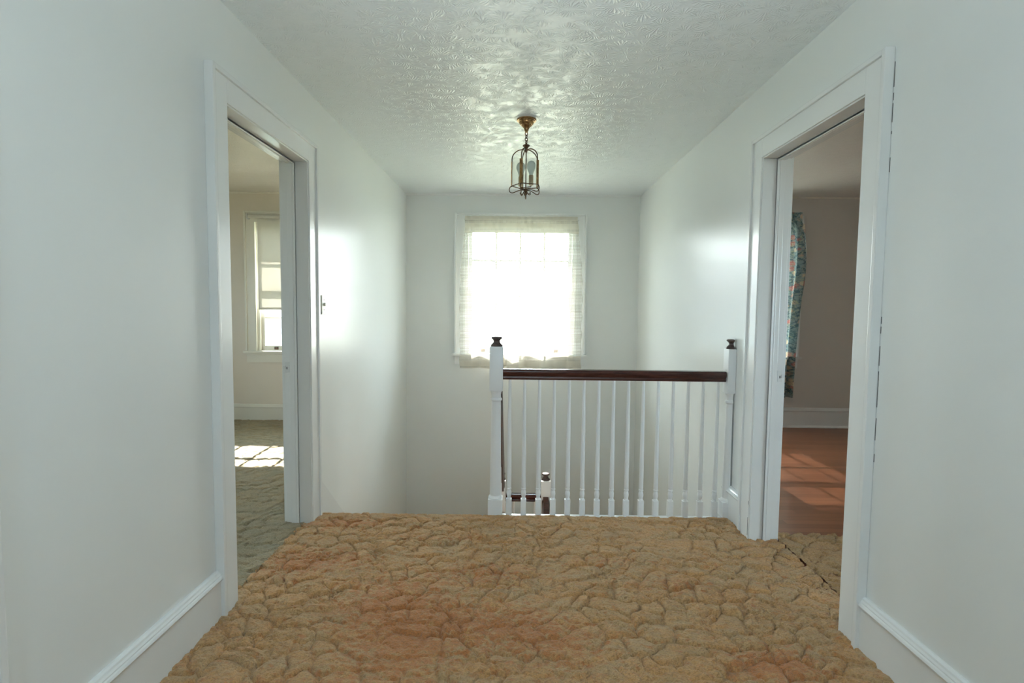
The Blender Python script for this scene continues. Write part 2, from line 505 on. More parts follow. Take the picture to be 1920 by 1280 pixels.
# baseboards: flat board with a stepped cap
def base_profile(s, x, h=0.19, shoe=True):
    """points (offset from wall toward s, z)"""
    pr = [(0, -0.02), (0.020, -0.02), (0.020, h-0.042), (0.026, h-0.038), (0.029, h-0.030), (0.026, h-0.023), (0.021, h-0.020),
          (0.021, h-0.016), (0.016, h-0.010), (0.014, h-0.004), (0.006, h), (0, h)]
    return [(x+s*a, z) for a, z in pr]
def base_y(name, x, s, y0, y1, m, h=0.19):
    struct(MB().prism(base_profile(s, x, h), 1, y0, y1).build(name, m))
def base_x(name, y, x0, x1, m, h=0.19, parent=None):
    struct(MB().prism([(y-a, z) for a, z in [(p[0], p[1]) for p in base_profile(1, 0, h)]], 0, x0, x1).build(name, m))
base_y('baseboard_left', XL, 1, D3[1]+0.121, DL[0]-0.116, m_trim)
base_y('baseboard_left_rear', XL, 1, YF, D3[0]-0.116, m_trim)
base_y('baseboard_right', XR, -1, YF, DR[0]-0.116, m_trim, 0.195)
base_y('baseboard_right_end', XR, -1, DR[1]+0.116, EDGE+0.075, m_trim, 0.195)
base_x('baseboard_left_room', YB, -RX, XL-WT, m_trim_cream, 0.175)
base_x('baseboard_right_room', YB, XR+WT, RX, m_trim, 0.205)
# quarter-round shoe along the wooden floor
struct(MB().prism([(YB-0.020, -0.008), (YB-0.040, -0.008), (YB-0.037, 0.004), (YB-0.030, 0.011), (YB-0.020, 0.014)], 0, XR+WT, RX).build('trim_5', m_trim))
# stair skirt board on the left wall: short level piece then down with the flight
SL = 0.87
mb = MB()
pr = [(DL[1]+0.116, -0.02), (DL[1]+0.116, 0.19), (EDGE+0.0, 0.19), (4.30, 0.19-SL*(4.30-EDGE)), (4.30, -1.2), (4.1, -1.2), (EDGE, -0.02)]
mb.prism(pr, 0, XL, XL+0.02)
struct(mb.build('baseboard_stair', m_trim))

# ------------------------------------------------------------------ door frames
def door_frame(name, xh, sgn, d, strike=True, room_trim=True, cracks=None, closed=False):
    """xh hall wall face; sgn direction from hall into the room; d = jamb faces (near, far)"""
    root = struct(empty(name, (xh, (d[0]+d[1])/2, 0)))
    FT, BT, BW = 0.026, 0.036, 0.020
    def X(a, b):      # offsets measured from the hall face, + into hall
        p, q = xh-sgn*a, xh-sgn*b
        return (min(p, q), max(p, q))
    rv = 0.006
    ya, yb = d[0]-rv, d[1]+rv
    # hall-side casing: two legs, a head and the raised back band
    mb = MB()
    x0, x1 = X(0, FT)
    top = DH+rv
    mb.box(x0, x1, ya-CW+BW, ya, 0-0.01, top+CW-BW, 0.002); mb.box(x0, x1, yb, yb+CW-BW, -0.01, top+CW-BW, 0.002)
    mb.box(x0, x1, ya, yb, top, top+CW-BW, 0.002)
    mb.build('casing', m_trim, root)
    mb = MB()
    x0, x1 = X(0, BT)
    mb.box(x0, x1, ya-CW, ya-CW+BW, -0.01, top+CW, 0.004); mb.box(x0, x1, yb+CW-BW, yb+CW, -0.01, top+CW, 0.004)
    mb.box(x0, x1, ya-CW+BW, yb+CW-BW, top+CW-BW, top+CW, 0.004)
    mb.build('back_band', m_trim, root)
    # jamb lining
    mb = MB()
    x0, x1 = X(FT-0.008, -WT-0.006)
    mb.box(x0, x1, d[0]-JT, d[0], -0.01, DH, 0.0015); mb.box(x0, x1, d[1], d[1]+JT, -0.01, DH, 0.0015)
    mb.box(x0, x1, d[0]-JT, d[1]+JT, DH, DH+JT, 0.0015)
    mb.build('jamb', m_trim, root)
    # door stop with a rounded bead
    mb = MB()
    for (p, q, t) in ((-0.050, -0.092, 0.012), (-0.050, -0.057, 0.0145), (-0.063, -0.069, 0.0140)):
        x0, x1 = X(p, q)
        mb.box(x0, x1, d[0], d[0]+t, -0.005, DH, 0.003); mb.box(x0, x1, d[1]-t, d[1], -0.005, DH, 0.003)
        mb.box(x0, x1, d[0]+t, d[1]-t, DH-t, DH, 0.003)
    mb.build('door_stop', m_trim, root)
    if room_trim:
        mb = MB(); x0, x1 = X(-WT, -WT-0.022)
        mb.box(x0, x1, ya-CW, ya, -0.01, top+CW, 0.002); mb.box(x0, x1, yb, yb+CW, -0.01, top+CW, 0.002); mb.box(x0, x1, ya, yb, top, top+CW, 0.002)
        mb.build('room_casing', m_trim, root)
    if strike:
        mb = MB(); x0, x1 = X(-0.098, -0.124)
        zc = 0.895
        mb.box(x0, x1, d[1]-0.0022, d[1]+0.001, zc-0.03, zc+0.03, 0.001)
        mb.box(*X(-0.118, -0.134), d[1]-0.006, d[1]+0.001, zc-0.010, zc+0.010, 0.001)
        s = mb.build('strike_plate', m_strike, root); s['label'] = 'painted metal strike plate'
        MB().box(*X(-0.108, -0.114), d[1]-0.003, d[1]-0.001, zc-0.012, zc+0.002).build('latch_hole', m_dark, s)
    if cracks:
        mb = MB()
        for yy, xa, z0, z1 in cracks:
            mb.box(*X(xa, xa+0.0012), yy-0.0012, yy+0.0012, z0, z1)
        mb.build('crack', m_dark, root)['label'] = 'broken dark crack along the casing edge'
    if closed:
        mb = MB()
        x0, x1 = X(-0.092, -0.127)
        mb.box(x0, x1, d[0]+0.003, d[1]-0.003, 0.01, DH-0.003, 0.002)
        p = mb.build('door_panel', m_trim, root)
        MB().lathe([(0.002, 0.0), (0.012, 0.004), (0.010, 0.03), (0.026, 0.045), (0.028, 0.06), (0.018, 0.072), (0.002, 0.074)], seg=16).build('door_knob', m_brass, p, True)
        k = p.children[0]
        k.rotation_euler = (0, PI/2*(-sgn), 0); k.location = (xh+sgn*0.092, d[0]+0.07, 0.92)
    return root
door_frame('door_1', XL, -1, DL)
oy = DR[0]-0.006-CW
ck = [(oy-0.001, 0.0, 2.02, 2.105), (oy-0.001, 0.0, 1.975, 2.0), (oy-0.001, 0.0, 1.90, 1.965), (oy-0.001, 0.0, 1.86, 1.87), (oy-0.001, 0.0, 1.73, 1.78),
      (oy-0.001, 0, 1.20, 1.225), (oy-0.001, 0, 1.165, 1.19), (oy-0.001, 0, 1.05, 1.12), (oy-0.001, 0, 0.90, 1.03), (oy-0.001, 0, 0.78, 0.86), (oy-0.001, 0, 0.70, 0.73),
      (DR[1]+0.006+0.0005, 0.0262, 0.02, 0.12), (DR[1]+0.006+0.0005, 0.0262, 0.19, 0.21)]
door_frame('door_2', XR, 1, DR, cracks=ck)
door_frame('door_3', XL, -1, D3, strike=False, closed=True)

# ------------------------------------------------------------------ windows
def window(name, a, b, trim, yin=YB, sgn=1, lifts=True):
    """a, b outer casing edges; sgn +1: the wall is at larger y than the room"""
    root = struct(empty(name, ((a+b)/2, yin, WZ0)))
    def Y(p, q):      # offsets into the wall
        u, v = yin+sgn*p, yin+sgn*q
        return (min(u, v), max(u, v))
    xa, xb = a+CW, b-CW
    top = WZ1
    BW = 0.020
    mb = MB()
    mb.box(a+BW, xa, *Y(-0.022, 0), WZ0, top+CW-BW, 0.002); mb.box(xb, b-BW, *Y(-0.022, 0), WZ0, top+CW-BW, 0.002)
    mb.box(xa, xb, *Y(-0.022, 0), top, top+CW-BW, 0.002)
    mb.build('casing', trim, root)
    mb = MB()
    mb.box(a, a+BW, *Y(-0.034, 0), WZ0, top+CW, 0.004); mb.box(b-BW, b, *Y(-0.034, 0), WZ0, top+CW, 0.004)
    mb.box(a+BW, b-BW, *Y(-0.034, 0), top+CW-BW, top+CW, 0.004)
    mb.build('back_band', trim, root)
    # jamb lining with parting stops, exterior sill
    mb = MB()
    for xs, s in ((xa, 1), (xb, -1)):
        mb.box(min(xs, xs+s*0.018), max(xs, xs+s*0.018), *Y(0, 0.15), WZ0, top)
        mb.box(min(xs, xs+s*0.030), max(xs, xs+s*0.030), *Y(0.004, 0.030), WZ0, top, 0.002)
    mb.box(xa+0.018, xb-0.018, *Y(0, 0.15), top-0.018, top); mb.box(xa+0.030, xb-0.030, *Y(0.004, 0.030), top-0.030, top-0.018, 0.002)
    mb.box(xa+0.018, xb-0.018, *Y(0.03, 0.20), WZ0-0.03, WZ0-0.002)
    mb.build('jamb', trim, root)
    MB().box(a-0.02, b+0.02, *Y(-0.055, 0.03), WZ0-0.026, WZ0, 0.006).build('stool', trim, root)
    mb = MB(); mb.box(a+0.004, b-0.004, *Y(-0.020, 0), WZ0-0.125, WZ0-0.026, 0.003); mb.box(a+0.004, b-0.004, *Y(-0.026, 0), WZ0-0.046, WZ0-0.026, 0.004)
    mb.build('apron', trim, root)
    zm = (WZ0+top-0.018)/2
    def sash(nm, y0, y1, z0, z1, bot, tp):
        l, r = xa+0.019, xb-0.019
        st = 0.048
        mb = MB()
        mb.box(l, l+st, *Y(y0, y1), z0, z1, 0.003); mb.box(r-st, r, *Y(y0, y1), z0, z1, 0.003)
        mb.box(l+st, r-st, *Y(y0, y1), z0, z0+bot, 0.003); mb.box(l+st, r-st, *Y(y0, y1), z1-tp, z1, 0.003)
        gw = (r-l-2*st)/4
        for k in (1, 2, 3):
            mb.box(l+st+gw*k-0.012, l+st+gw*k+0.012, *Y(y0+0.004, y1-0.004), z0+bot, z1-tp)
        zz = (z0+bot+z1-tp)/2
        mb.box(l+st, r-st, *Y(y0+0.005, y1-0.005), zz-0.011, zz+0.011)
        o = mb.build(nm, trim, root)
        ym = (y0+y1)/2
        g = MB().box(l+st-0.005, r-st+0.005, *Y(ym-0.0015, ym+0.0015), z0+bot-0.005, z1-tp+0.005).build('pane', m_glass, o)
        return o, l, r
    sash('upper_sash', 0.075, 0.108, zm-0.018, top-0.019, 0.036, 0.052)
    lo, l, r = sash('lower_sash', 0.034, 0.067, WZ0, zm+0.018, 0.055, 0.036)
    if lifts:
        for xx in (l+0.17, r-0.17):
            mb = MB()
            mb.box(xx-0.022, xx+0.022, *Y(0.029, 0.034), WZ0+0.012, WZ0+0.040, 0.001)
            mb.box(xx-0.016, xx+0.016, *Y(0.012, 0.032), WZ0+0.030, WZ0+0.036, 0.002)
            k = mb.build('sash_lift', m_bronze, lo)
            k['label'] = 'dark metal sash lift'
    return root
window('window_1', *WIN[0], m_trim)
window('window_2', *WIN[1], m_trim_cream)
window('window_3', *WIN[2], m_trim)
window('added_window_rear', *BWIN, m_trim, YF, -1, False)  # added behind the camera to light the near walls
def side_window(name, d, trim, xin, sgn):
    r = window(name, -(d[1]-d[0])/2, (d[1]-d[0])/2, trim, 0.0, 1, False)
    r.rotation_euler = (0, 0, -PI/2 if sgn > 0 else PI/2)
    r.location = (xin, (d[0]+d[1])/2, WZ0)
side_window('added_window_left_room', SWL, m_trim_cream, -RX, -1)
side_window('added_window_right_room', SWR, m_trim, RX, 1)

# ------------------------------------------------------------------ carpets (sculptured pile, modelled)
def vnoise(x, y, sc, seed):
    rng = np.random.RandomState(seed)
    T = rng.rand(256, 256)
    X, Y = x*sc, y*sc
    i, j = np.floor(X).astype(int), np.floor(Y).astype(int)
    fx, fy = X-i, Y-j
    fx = fx*fx*(3-2*fx); fy = fy*fy*(3-2*fy)
    g = lambda a, b: T[a % 256, b % 256]
    return (g(i, j)*(1-fx)+g(i+1, j)*fx)*(1-fy)+(g(i, j+1)*(1-fx)+g(i+1, j+1)*fx)*fy

def cells(x, y, sc, seed):
    rng = np.random.RandomState(seed)
    J = rng.rand(128, 128, 2); K = rng.rand(128, 128, 3)
    X, Y = x*sc, y*sc
    i0, j0 = np.floor(X).astype(int), np.floor(Y).astype(int)
    F1 = np.full(x.shape, 9.0); F2 = np.full(x.shape, 9.0)
    cx = np.zeros(x.shape); cy = np.zeros(x.shape); rv = np.zeros(x.shape+(3,))
    for di in (-1, 0, 1):
        for dj in (-1, 0, 1):
            i, j = i0+di, j0+dj
            px = i+0.12+0.76*J[i % 128, j % 128, 0]+0.5*(j % 2) - 0.25; py = j+0.12+0.76*J[i % 128, j % 128, 1]
            d = np.hypot(X-px, Y-py)
            c = d < F1
            F2 = np.where(c, F1, np.minimum(F2, d))
            F1 = np.where(c, d, F1)
            cx = np.where(c, px, cx); cy = np.where(c, py, cy)
            rv = np.where(c[..., None], K[i % 128, j % 128], rv)
    return F1, F2, X-cx, Y-cy, rv

RUST = [(-0.97, 2.98, 0.28, 0.07, 0.55), (-1.05, 2.5, 0.18, 0.16, 0.5), (-0.80, 2.55, 0.2, 0.12, 0.3), (-0.49, 2.16, 0.28, 0.22, 0.6), (-0.39, 1.88, 0.2, 0.2, 0.55),
        (-0.05, 2.02, 0.22, 0.14, 0.5), (-0.11, 2.43, 0.22, 0.09, 0.45), (0.92, 1.80, 0.16, 0.09, 0.8), (0.16, 1.90, 0.2, 0.15, 0.4), (0.42, 2.55, 0.2, 0.06, 0.25),
        (-0.3, 2.8, 0.35, 0.05, 0.25), (0.75, 2.35, 0.22, 0.07, 0.3), (-0.65, 1.5, 0.3, 0.2, 0.4), (0.3, 1.4, 0.4, 0.2, 0.4)]

def carpet_height(x, y, seed, ang=0.0):
    ca, sa = math.cos(ang), math.sin(ang)
    u, v = x*ca+y*sa, -x*sa+y*ca
    wu = u+0.075*(vnoise(u, v, 6, seed)-0.5)+0.040*(vnoise(u, v, 17, seed+1)-0.5)+0.016*(vnoise(u, v, 45, seed+20)-0.5)
    wv = v+0.075*(vnoise(u, v, 6, seed+2)-0.5)+0.040*(vnoise(u, v, 17, seed+3)-0.5)+0.016*(vnoise(u, v, 45, seed+21)-0.5)
    F1, F2, dx, dy, rv = cells(wu, wv*1.15, 8.6, seed+4)
    e = (F2-F1)/8.6/2
    dome = np.clip(e/0.030, 0, 1)
    dome = 1-(1-dome)**2
    vis = np.clip((vnoise(u, v, 7, seed+5)*0.65+vnoise(u, v, 18, seed+6)*0.35-0.33)/0.22, 0.0, 1)
    h = 0.0085*dome*(0.35+0.65*vis)
    h -= 0.0120*np.exp(-(e/0.0034)**2)*(0.15+0.85*vis)
    h += (dx*(rv[..., 0]-0.5)*0.12+dy*(rv[..., 1]-0.85)*0.16)/8.6          # each tuft field leans its own way
    # second, finer system of creases
    F1, F2, dx, dy, r2 = cells(wu*0.8+wv*0.25, wv*1.3, 15.0, seed+9)
    e = (F2-F1)/15/2
    m2 = np.clip((vnoise(u, v, 9, seed+10)-0.42)/0.2, 0, 1)
    h -= 0.0100*np.exp(-(e/0.0038)**2)*m2*np.clip((vnoise(u, v, 24, seed+11)-0.35)/0.2, 0, 1)
    h += (dx*(r2[..., 0]-0.5)+dy*(r2[..., 1]-0.7))/15*0.13*m2
    rid = np.abs(vnoise(wu, wv*1.6, 24, seed+12)-0.5)*2
    h += 0.0050*(rid-0.5)
    h += 0.0050*(vnoise(u, v*1.3, 62, seed+13)-0.5)+0.0042*(vnoise(u, v, 115, seed+14)-0.5)
    return h

def carpet(name, x0, x1, y0, y1, step, m, seed, ang=0.0, wrap=None, mask=None):
    nx, ny = int(round((x1-x0)/step))+1, int(round((y1-y0)/step))+1
    gx, gy = np.meshgrid(np.linspace(x0, x1, nx), np.linspace(y0, y1, ny), indexing='ij')
    z = carpet_height(gx, gy, seed, ang)
    if name == 'carpet' and step > 0.008:
        z = z*0.6
    if wrap is not None:
        we = np.minimum(gx-XL, XR-gx)
        z = z*np.where(we > -0.005, 0.45+0.55*np.clip(we/0.045, 0, 1), 1.0)
        z = z*(1-0.6*np.clip((gy-(wrap-0.10))/0.08, 0, 1))
    px, py, pz = gx.copy(), gy.copy(), z
    if wrap is not None:                       # roll the far edge down over the nosing
        r = 0.02
        s = np.clip(gy-(wrap-r), 0, None)
        a = np.clip(s/r, 0, PI/2)
        down = np.clip(s-r*PI/2, 0, None)
        py = np.where(s > 0, wrap-r+(r+z)*np.sin(a), gy)
        pz = np.where(s > 0, -r+(r+z)*np.cos(a)-down, z)
    ru = np.zeros(gx.shape)
    for cx, cy, sx, sy, k in RUST:
        ru += k*np.exp(-((gx-cx)/sx)**2-((gy-cy)/sy)**2)
    ru = np.clip(ru, 0, 1)
    V = np.stack([px, py, pz], -1).reshape(-1, 3)
    idx = np.arange(nx*ny).reshape(nx, ny)
    F = np.stack([idx[:-1, :-1], idx[1:, :-1], idx[1:, 1:], idx[:-1, 1:]], -1).reshape(-1, 4)
    if mask is not None:
        cxm = gx[:-1, :-1]+step/2; cym = gy[:-1, :-1]+step/2
        F = F[mask(cxm, cym).reshape(-1)]
    me = bpy.data.meshes.new(name)
    me.vertices.add(len(V)); me.vertices.foreach_set('co', V.astype(np.float32).ravel())
    me.loops.add(len(F)*4); me.loops.foreach_set('vertex_index', F.ravel().astype(np.int32))
    me.polygons.add(len(F)); me.polygons.foreach_set('loop_start', (np.arange(len(F))*4).astype(np.int32))
    me.polygons.foreach_set('use_smooth', np.ones(len(F), dtype=bool))
    me.update(calc_edges=True); me.validate()
    at = me.attributes.new('rust', 'FLOAT', 'POINT'); at.data.foreach_set('value', ru.ravel().astype(np.float32))
    me.materials.append(m)
    o = bpy.data.objects.new(name, me); COL.objects.link(o)
    return o

def hall_mask(cx, cy):
    return ~((cx > -0.155) & (cy > EDGE-0.012))
c = carpet('carpet', XL-0.03, XR+0.13, 1.25, EDGE+0.13, 0.0044, m_carpet, 11, 0.0, wrap=EDGE,
           mask=lambda cx, cy: hall_mask(cx, cy) & ~((cx < XL) & ((cy < DL[0]) | (cy > DL[1]))) & ~((cx > XR) & ((cy < DR[0]) | (cy > DR[1]))))
tag(c, 'tan and rust sculptured carpet covering the hallway floor', 'carpet', kind='stuff')
c = carpet('carpet', XL-0.0, XR, YF, 1.25, 0.03, m_carpet, 11)
c.name = 'carpet_behind_camera'; c['kind'] = 'structure'; c.name = 'floor_hall_rear'
c = carpet('carpet', -3.6, XL-0.022, 1.7, YB-0.02, 0.009, m_carpet_room, 57, 0.5, mask=lambda cx, cy: ~((cx > XL-WT) & ((cy < DL[0]) | (cy > DL[1]))))
tag(c, 'greyer olive carpet with a sunlit patch in the left room', 'carpet', kind='stuff')
c = carpet('carpet', XR+0.137, 1.95, 1.95, 2.915, 0.006, m_carpet_door, 91, 0.9, mask=lambda cx, cy: ~((cx < XR+WT) & ((cy < DR[0]) | (cy > DR[1]))))
tag(c, 'tan carpet offcut just inside the right doorway, before the wooden floor', 'carpet', kind='stuff')
mb = MB().box(-RX, -3.6, YF, YB, -0.02, 0.0).box(-3.6, XL-WT, YF, 1.7, -0.02, 0.0)
struct(mb.build('floor_left_room_rest', m_carpet_room))

# ------------------------------------------------------------------ gallery railing
def newel_shaft_profile(zb, zt):
    """turned shaft between base block and top block"""
    H = zt-zb
    return [(0.034, zb-0.002), (0.041, zb), (0.042, zb+0.006), (0.038, zb+0.014), (0.0335, zb+0.020), (0.0335, zb+0.05),
            (0.0315, zb+0.4*H), (0.0285, zt-0.095), (0.0275, zt-0.068), (0.0285, zt-0.064), (0.0335, zt-0.060), (0.0350, zt-0.054), (0.0335, zt-0.048), (0.0280, zt-0.044),
            (0.0280, zt-0.026), (0.031, zt-0.012), (0.037, zt-0.003), (0.036, zt+0.002)]
CAP = [(0.003, 0.0), (0.035, 0.0), (0.036, 0.004), (0.034, 0.010), (0.026, 0.017), (0.0195, 0.026), (0.0195, 0.034), (0.025, 0.041), (0.031, 0.045), (0.0335, 0.049), (0.0325, 0.054), (0.027, 0.057), (0.012, 0.058), (0.002, 0.058)]
def newel(parent, x, y, z0, base=0.094, blk0=0.751, blk1=1.014, half=None):
    root = parent
    s0, s1 = 0.043, 0.0395
    mb = MB()
    mb.box(x-s0, x+s0, y-s0, y+s0, z0-0.01, z0+base, 0.003)
    mb.lathe([(r, z+z0) for r, z in newel_shaft_profile(base, blk0)], (x, y, 0), 24)
    mb.box(x-s1, x+s1, y-s1, y+s1, z0+blk0, z0+blk1, 0.004)
    o = mb.build('newel_post', m_post, root, True, 30)
    k = MB().lathe([(r, z+z0+blk1) for r, z in CAP], (x, y, 0), 24).build('post_cap', m_cap, o, True, 50)
    k['label'] = 'dark turned wooden cap'
    return o

RAIL_PROF = [(-0.022, -0.031), (0.022, -0.031), (0.024, -0.022), (0.020, -0.012), (0.028, -0.002), (0.032, 0.010), (0.031, 0.020), (0.024, 0.028), (0.012, 0.031),
             (-0.012, 0.031), (-0.024, 0.028), (-0.031, 0.020), (-0.032, 0.010), (-0.028, -0.002), (-0.020, -0.012), (-0.024, -0.022)]
YN = 3.172                               # line of the gallery posts
rail_root = empty('gallery_railing', (0.55, YN, 0))
tag(rail_root, 'white spindle railing with mahogany handrail at the carpet edge above the stairwell', 'railing')
newel(rail_root, -0.1135, YN, 0.0)
# half newel against the right wall
mb = MB()
xw = XR-0.001
mb.box(xw-0.050, xw, YN-0.043, YN+0.043, 0.0, 0.094, 0.003)
mb.lathe([(r*1.0, z) for r, z in newel_shaft_profile(0.094, 0.751)], (xw-0.008, YN, 0), 16, PI/2, PI*1.5)
mb.box(xw-0.046, xw, YN-0.0395, YN+0.0395, 0.751, 1.014, 0.003)
o = mb.build('newel_post', m_post, rail_root, True, 30)
o['label'] = 'half newel post fixed to the right wall'
k = MB().lathe([(r, z+1.014) for r, z in CAP], (xw-0.012, YN, 0), 16, PI/2, PI*1.5).build('post_cap', m_cap, o, True, 50)
k['label'] = 'dark half cap'
# rail
mb = MB(); mb.prism([(YN+a, 0.8495+b) for a, b in RAIL_PROF], 0, -0.074, XR-0.052)
mb.build('handrail', m_rail, rail_root, True, 30)['label'] = 'dark mahogany handrail'
def baluster_mesh(h_low=0.0, ztop=0.822):
    mb = MB()
    s = 0.0165
    mb.box(-s, s, -s, s, h_low-0.008, 0.090, 0.0025)
    mb.lathe([(0.010, 0.088), (0.0135, 0.091), (0.0125, 0.096), (0.0105, 0.100), (0.0125, 0.107), (0.0148, 0.118), (0.0150, 0.126), (0.0132, 0.137), (0.0105, 0.144),
              (0.0105, 0.146), (0.0142, 0.149), (0.0146, 0.152), (0.0142, 0.155), (0.0115, 0.158), (0.0132, 0.164), (0.0128, 0.30), (0.0113, 0.50), (0.0095, 0.68), (0.0088, ztop)], (0, 0, 0), 16)
    return mb
b0 = baluster_mesh().build('baluster', m_post, rail_root, True, 40)
for i in range(15):
    o = b0 if i == 0 else b0.copy()
    if i: COL.objects.link(o)
    o.parent = rail_root
    o.matrix_parent_inverse = Matrix.Translation(-Vector(rail_root.location))
    o.location = (-0.0315+i*0.08845, YN-0.012, 0.004)

# ------------------------------------------------------------------ stairs and their rails
st_root = empty('staircase', (0.0, 4.3, -1.2))
tag(st_root, 'carpeted stairs dropping from the hall to the landing below the lace-curtained window', 'stairs')
mb = MB()
for k in range(1, 6):
    ya, yb = EDGE+0.012+0.23*(k-1), EDGE+0.012+0.23*k
    mb.box(XL+0.021, -0.065, ya, yb+0.02, -0.2*k-0.2, -0.2*k, 0.008)
mb.build('upper_flight', m_carpet, st_root)
MB().box(XL+0.021, XR-0.002, 4.335, YB-0.003, -1.4, -1.2, 0.004).build('landing', m_carpet, st_root)
mb = MB()
for k in range(1, 7):
    yb, ya = 4.335-0.23*(k-1), 4.335-0.23*k
    mb.box(0.225, XR-0.002, ya-0.02, yb, -1.2-0.2*k-0.2, -1.2-0.2*k, 0.008)
mb.build('lower_flight', m_carpet, st_root)

sr = empty('stair_railing', (-0.1, 4.375, -1.2))
tag(sr, 'lower stair railing with dark rails and small capped posts seen down in the well', 'railing')
XS = -0.1085
X2 = 0.263
YL = 4.378
newel(sr, XS, YL, -1.2)
newel(sr, X2, YL, -1.2)
mb = MB(); mb.sweep(RAIL_PROF, [(XS, YN+0.039, 0.735), (XS, YL-0.039, 0.735-SL*(YL-YN-0.078))], Vector((1, 0, 0)))
mb.build('handrail', m_rail, sr, True, 30)['label'] = 'dark handrail sloping down behind the tall newel'
mb = MB(); mb.prism([(YL+a, -0.335+b) for a, b in RAIL_PROF], 0, XS+0.039, X2-0.039)
mb.build('handrail', m_rail, sr, True, 30)['label'] = 'short level mahogany rail over the landing'
mb = MB(); mb.sweep(RAIL_PROF, [(X2, YL-0.038, -0.345), (X2, YL-0.10, -0.365), (X2, 3.05, -0.365-SL*(YL-0.10-3.05))], Vector((1, 0, 0)))
mb.build('handrail', m_rail, sr, True, 30)['label'] = 'dark rail running down to the lower storey'
bs = baluster_mesh(0, 0.70).build('baluster', m_post, sr, True, 40)
pl = [(XS, EDGE+0.12+0.23*k, -0.2*k+(-0.0)) for k in range(1, 6)] + [(XS+0.04+0.0886*(j+0.75), YL, -1.2) for j in range(3)] + [(X2, 4.22-0.23*k, -1.4-0.2*k) for k in range(0, 5)]
for i, p in enumerate(pl):
    o = bs if i == 0 else bs.copy()
    if i: COL.objects.link(o)
    o.parent = sr; o.matrix_parent_inverse = Matrix.Translation(-Vector(sr.location))
    o.location = p
    if 5 <= i < 8: o.scale = (1, 1, 0.862/0.70-0.0)

# ------------------------------------------------------------------ pendant lantern
LX, LY = 0.053, 3.46
lan = empty('pendant_lantern', (LX, LY, CH))
tag(lan, 'small brass glass-sided lantern hanging on a chain from the hall ceiling', 'ceiling light')
MB().lathe([(0.003, CH), (0.060, CH-0.0005), (0.075, CH-0.001), (0.076, CH-0.003), (0.066, CH-0.005), (0.003, CH-0.006)][::-1], (LX, LY, 0), 32).build('ceiling_patch', m_plaster, lan, True)
MB().lathe([(0.002, CH-0.088), (0.007, CH-0.088), (0.010, CH-0.083), (0.010, CH-0.076), (0.014, CH-0.073), (0.015, CH-0.066), (0.019, CH-0.058), (0.026, CH-0.050), (0.033, CH-0.045), (0.0335, CH-0.041),
                  (0.038, CH-0.040), (0.043, CH-0.034), (0.047, CH-0.027), (0.0475, CH-0.023), (0.053, CH-0.022), (0.0535, CH-0.017), (0.060, CH-0.016), (0.0625, CH-0.012), (0.0625, CH-0.007), (0.050, CH-0.005)], (LX, LY, 0), 36).build('canopy', m_brass, lan, True, 30)
# chain
zt, zb = CH-0.088, 2.283
nl = 4
def link(zc, hl, rot):
    pts = []
    for i in range(20):
        a = 2*PI*i/20
        lx, lz = 0.0085*math.cos(a), hl*math.sin(a)
        pts.append((LX+lx*math.cos(rot), LY+lx*math.sin(rot), zc+lz))
    return pts
step = (zt-zb)/nl
for i in range(nl):
    MB().tube(link(zt-step*(i+0.5)+0.002, step*0.62, 0.5+(PI/2)*(i % 2)), 0.0030, 6, True).build('chain_link', m_bronze, lan, True)
MB().lathe([(0.002, 2.226), (0.005, 2.228), (0.008, 2.236), (0.010, 2.246), (0.009, 2.254), (0.012, 2.260), (0.021, 2.268), (0.023, 2.272), (0.020, 2.276), (0.008, 2.280), (0.004, 2.288)], (LX, LY, 0), 24).build('top_cap', m_bronze, lan, True)
MB().tube([(LX, LY, 2.228), (LX, LY, 2.0)], 0.0032, 8).build('centre_rod', m_bronze, lan, True)
R = 0.090
ANG = [math.radians(a) for a in (-110, -38, 34, 106, 178)]
def P(a, r, z): return (LX+r*math.cos(a), LY+r*math.sin(a), z)
ZR = 2.020
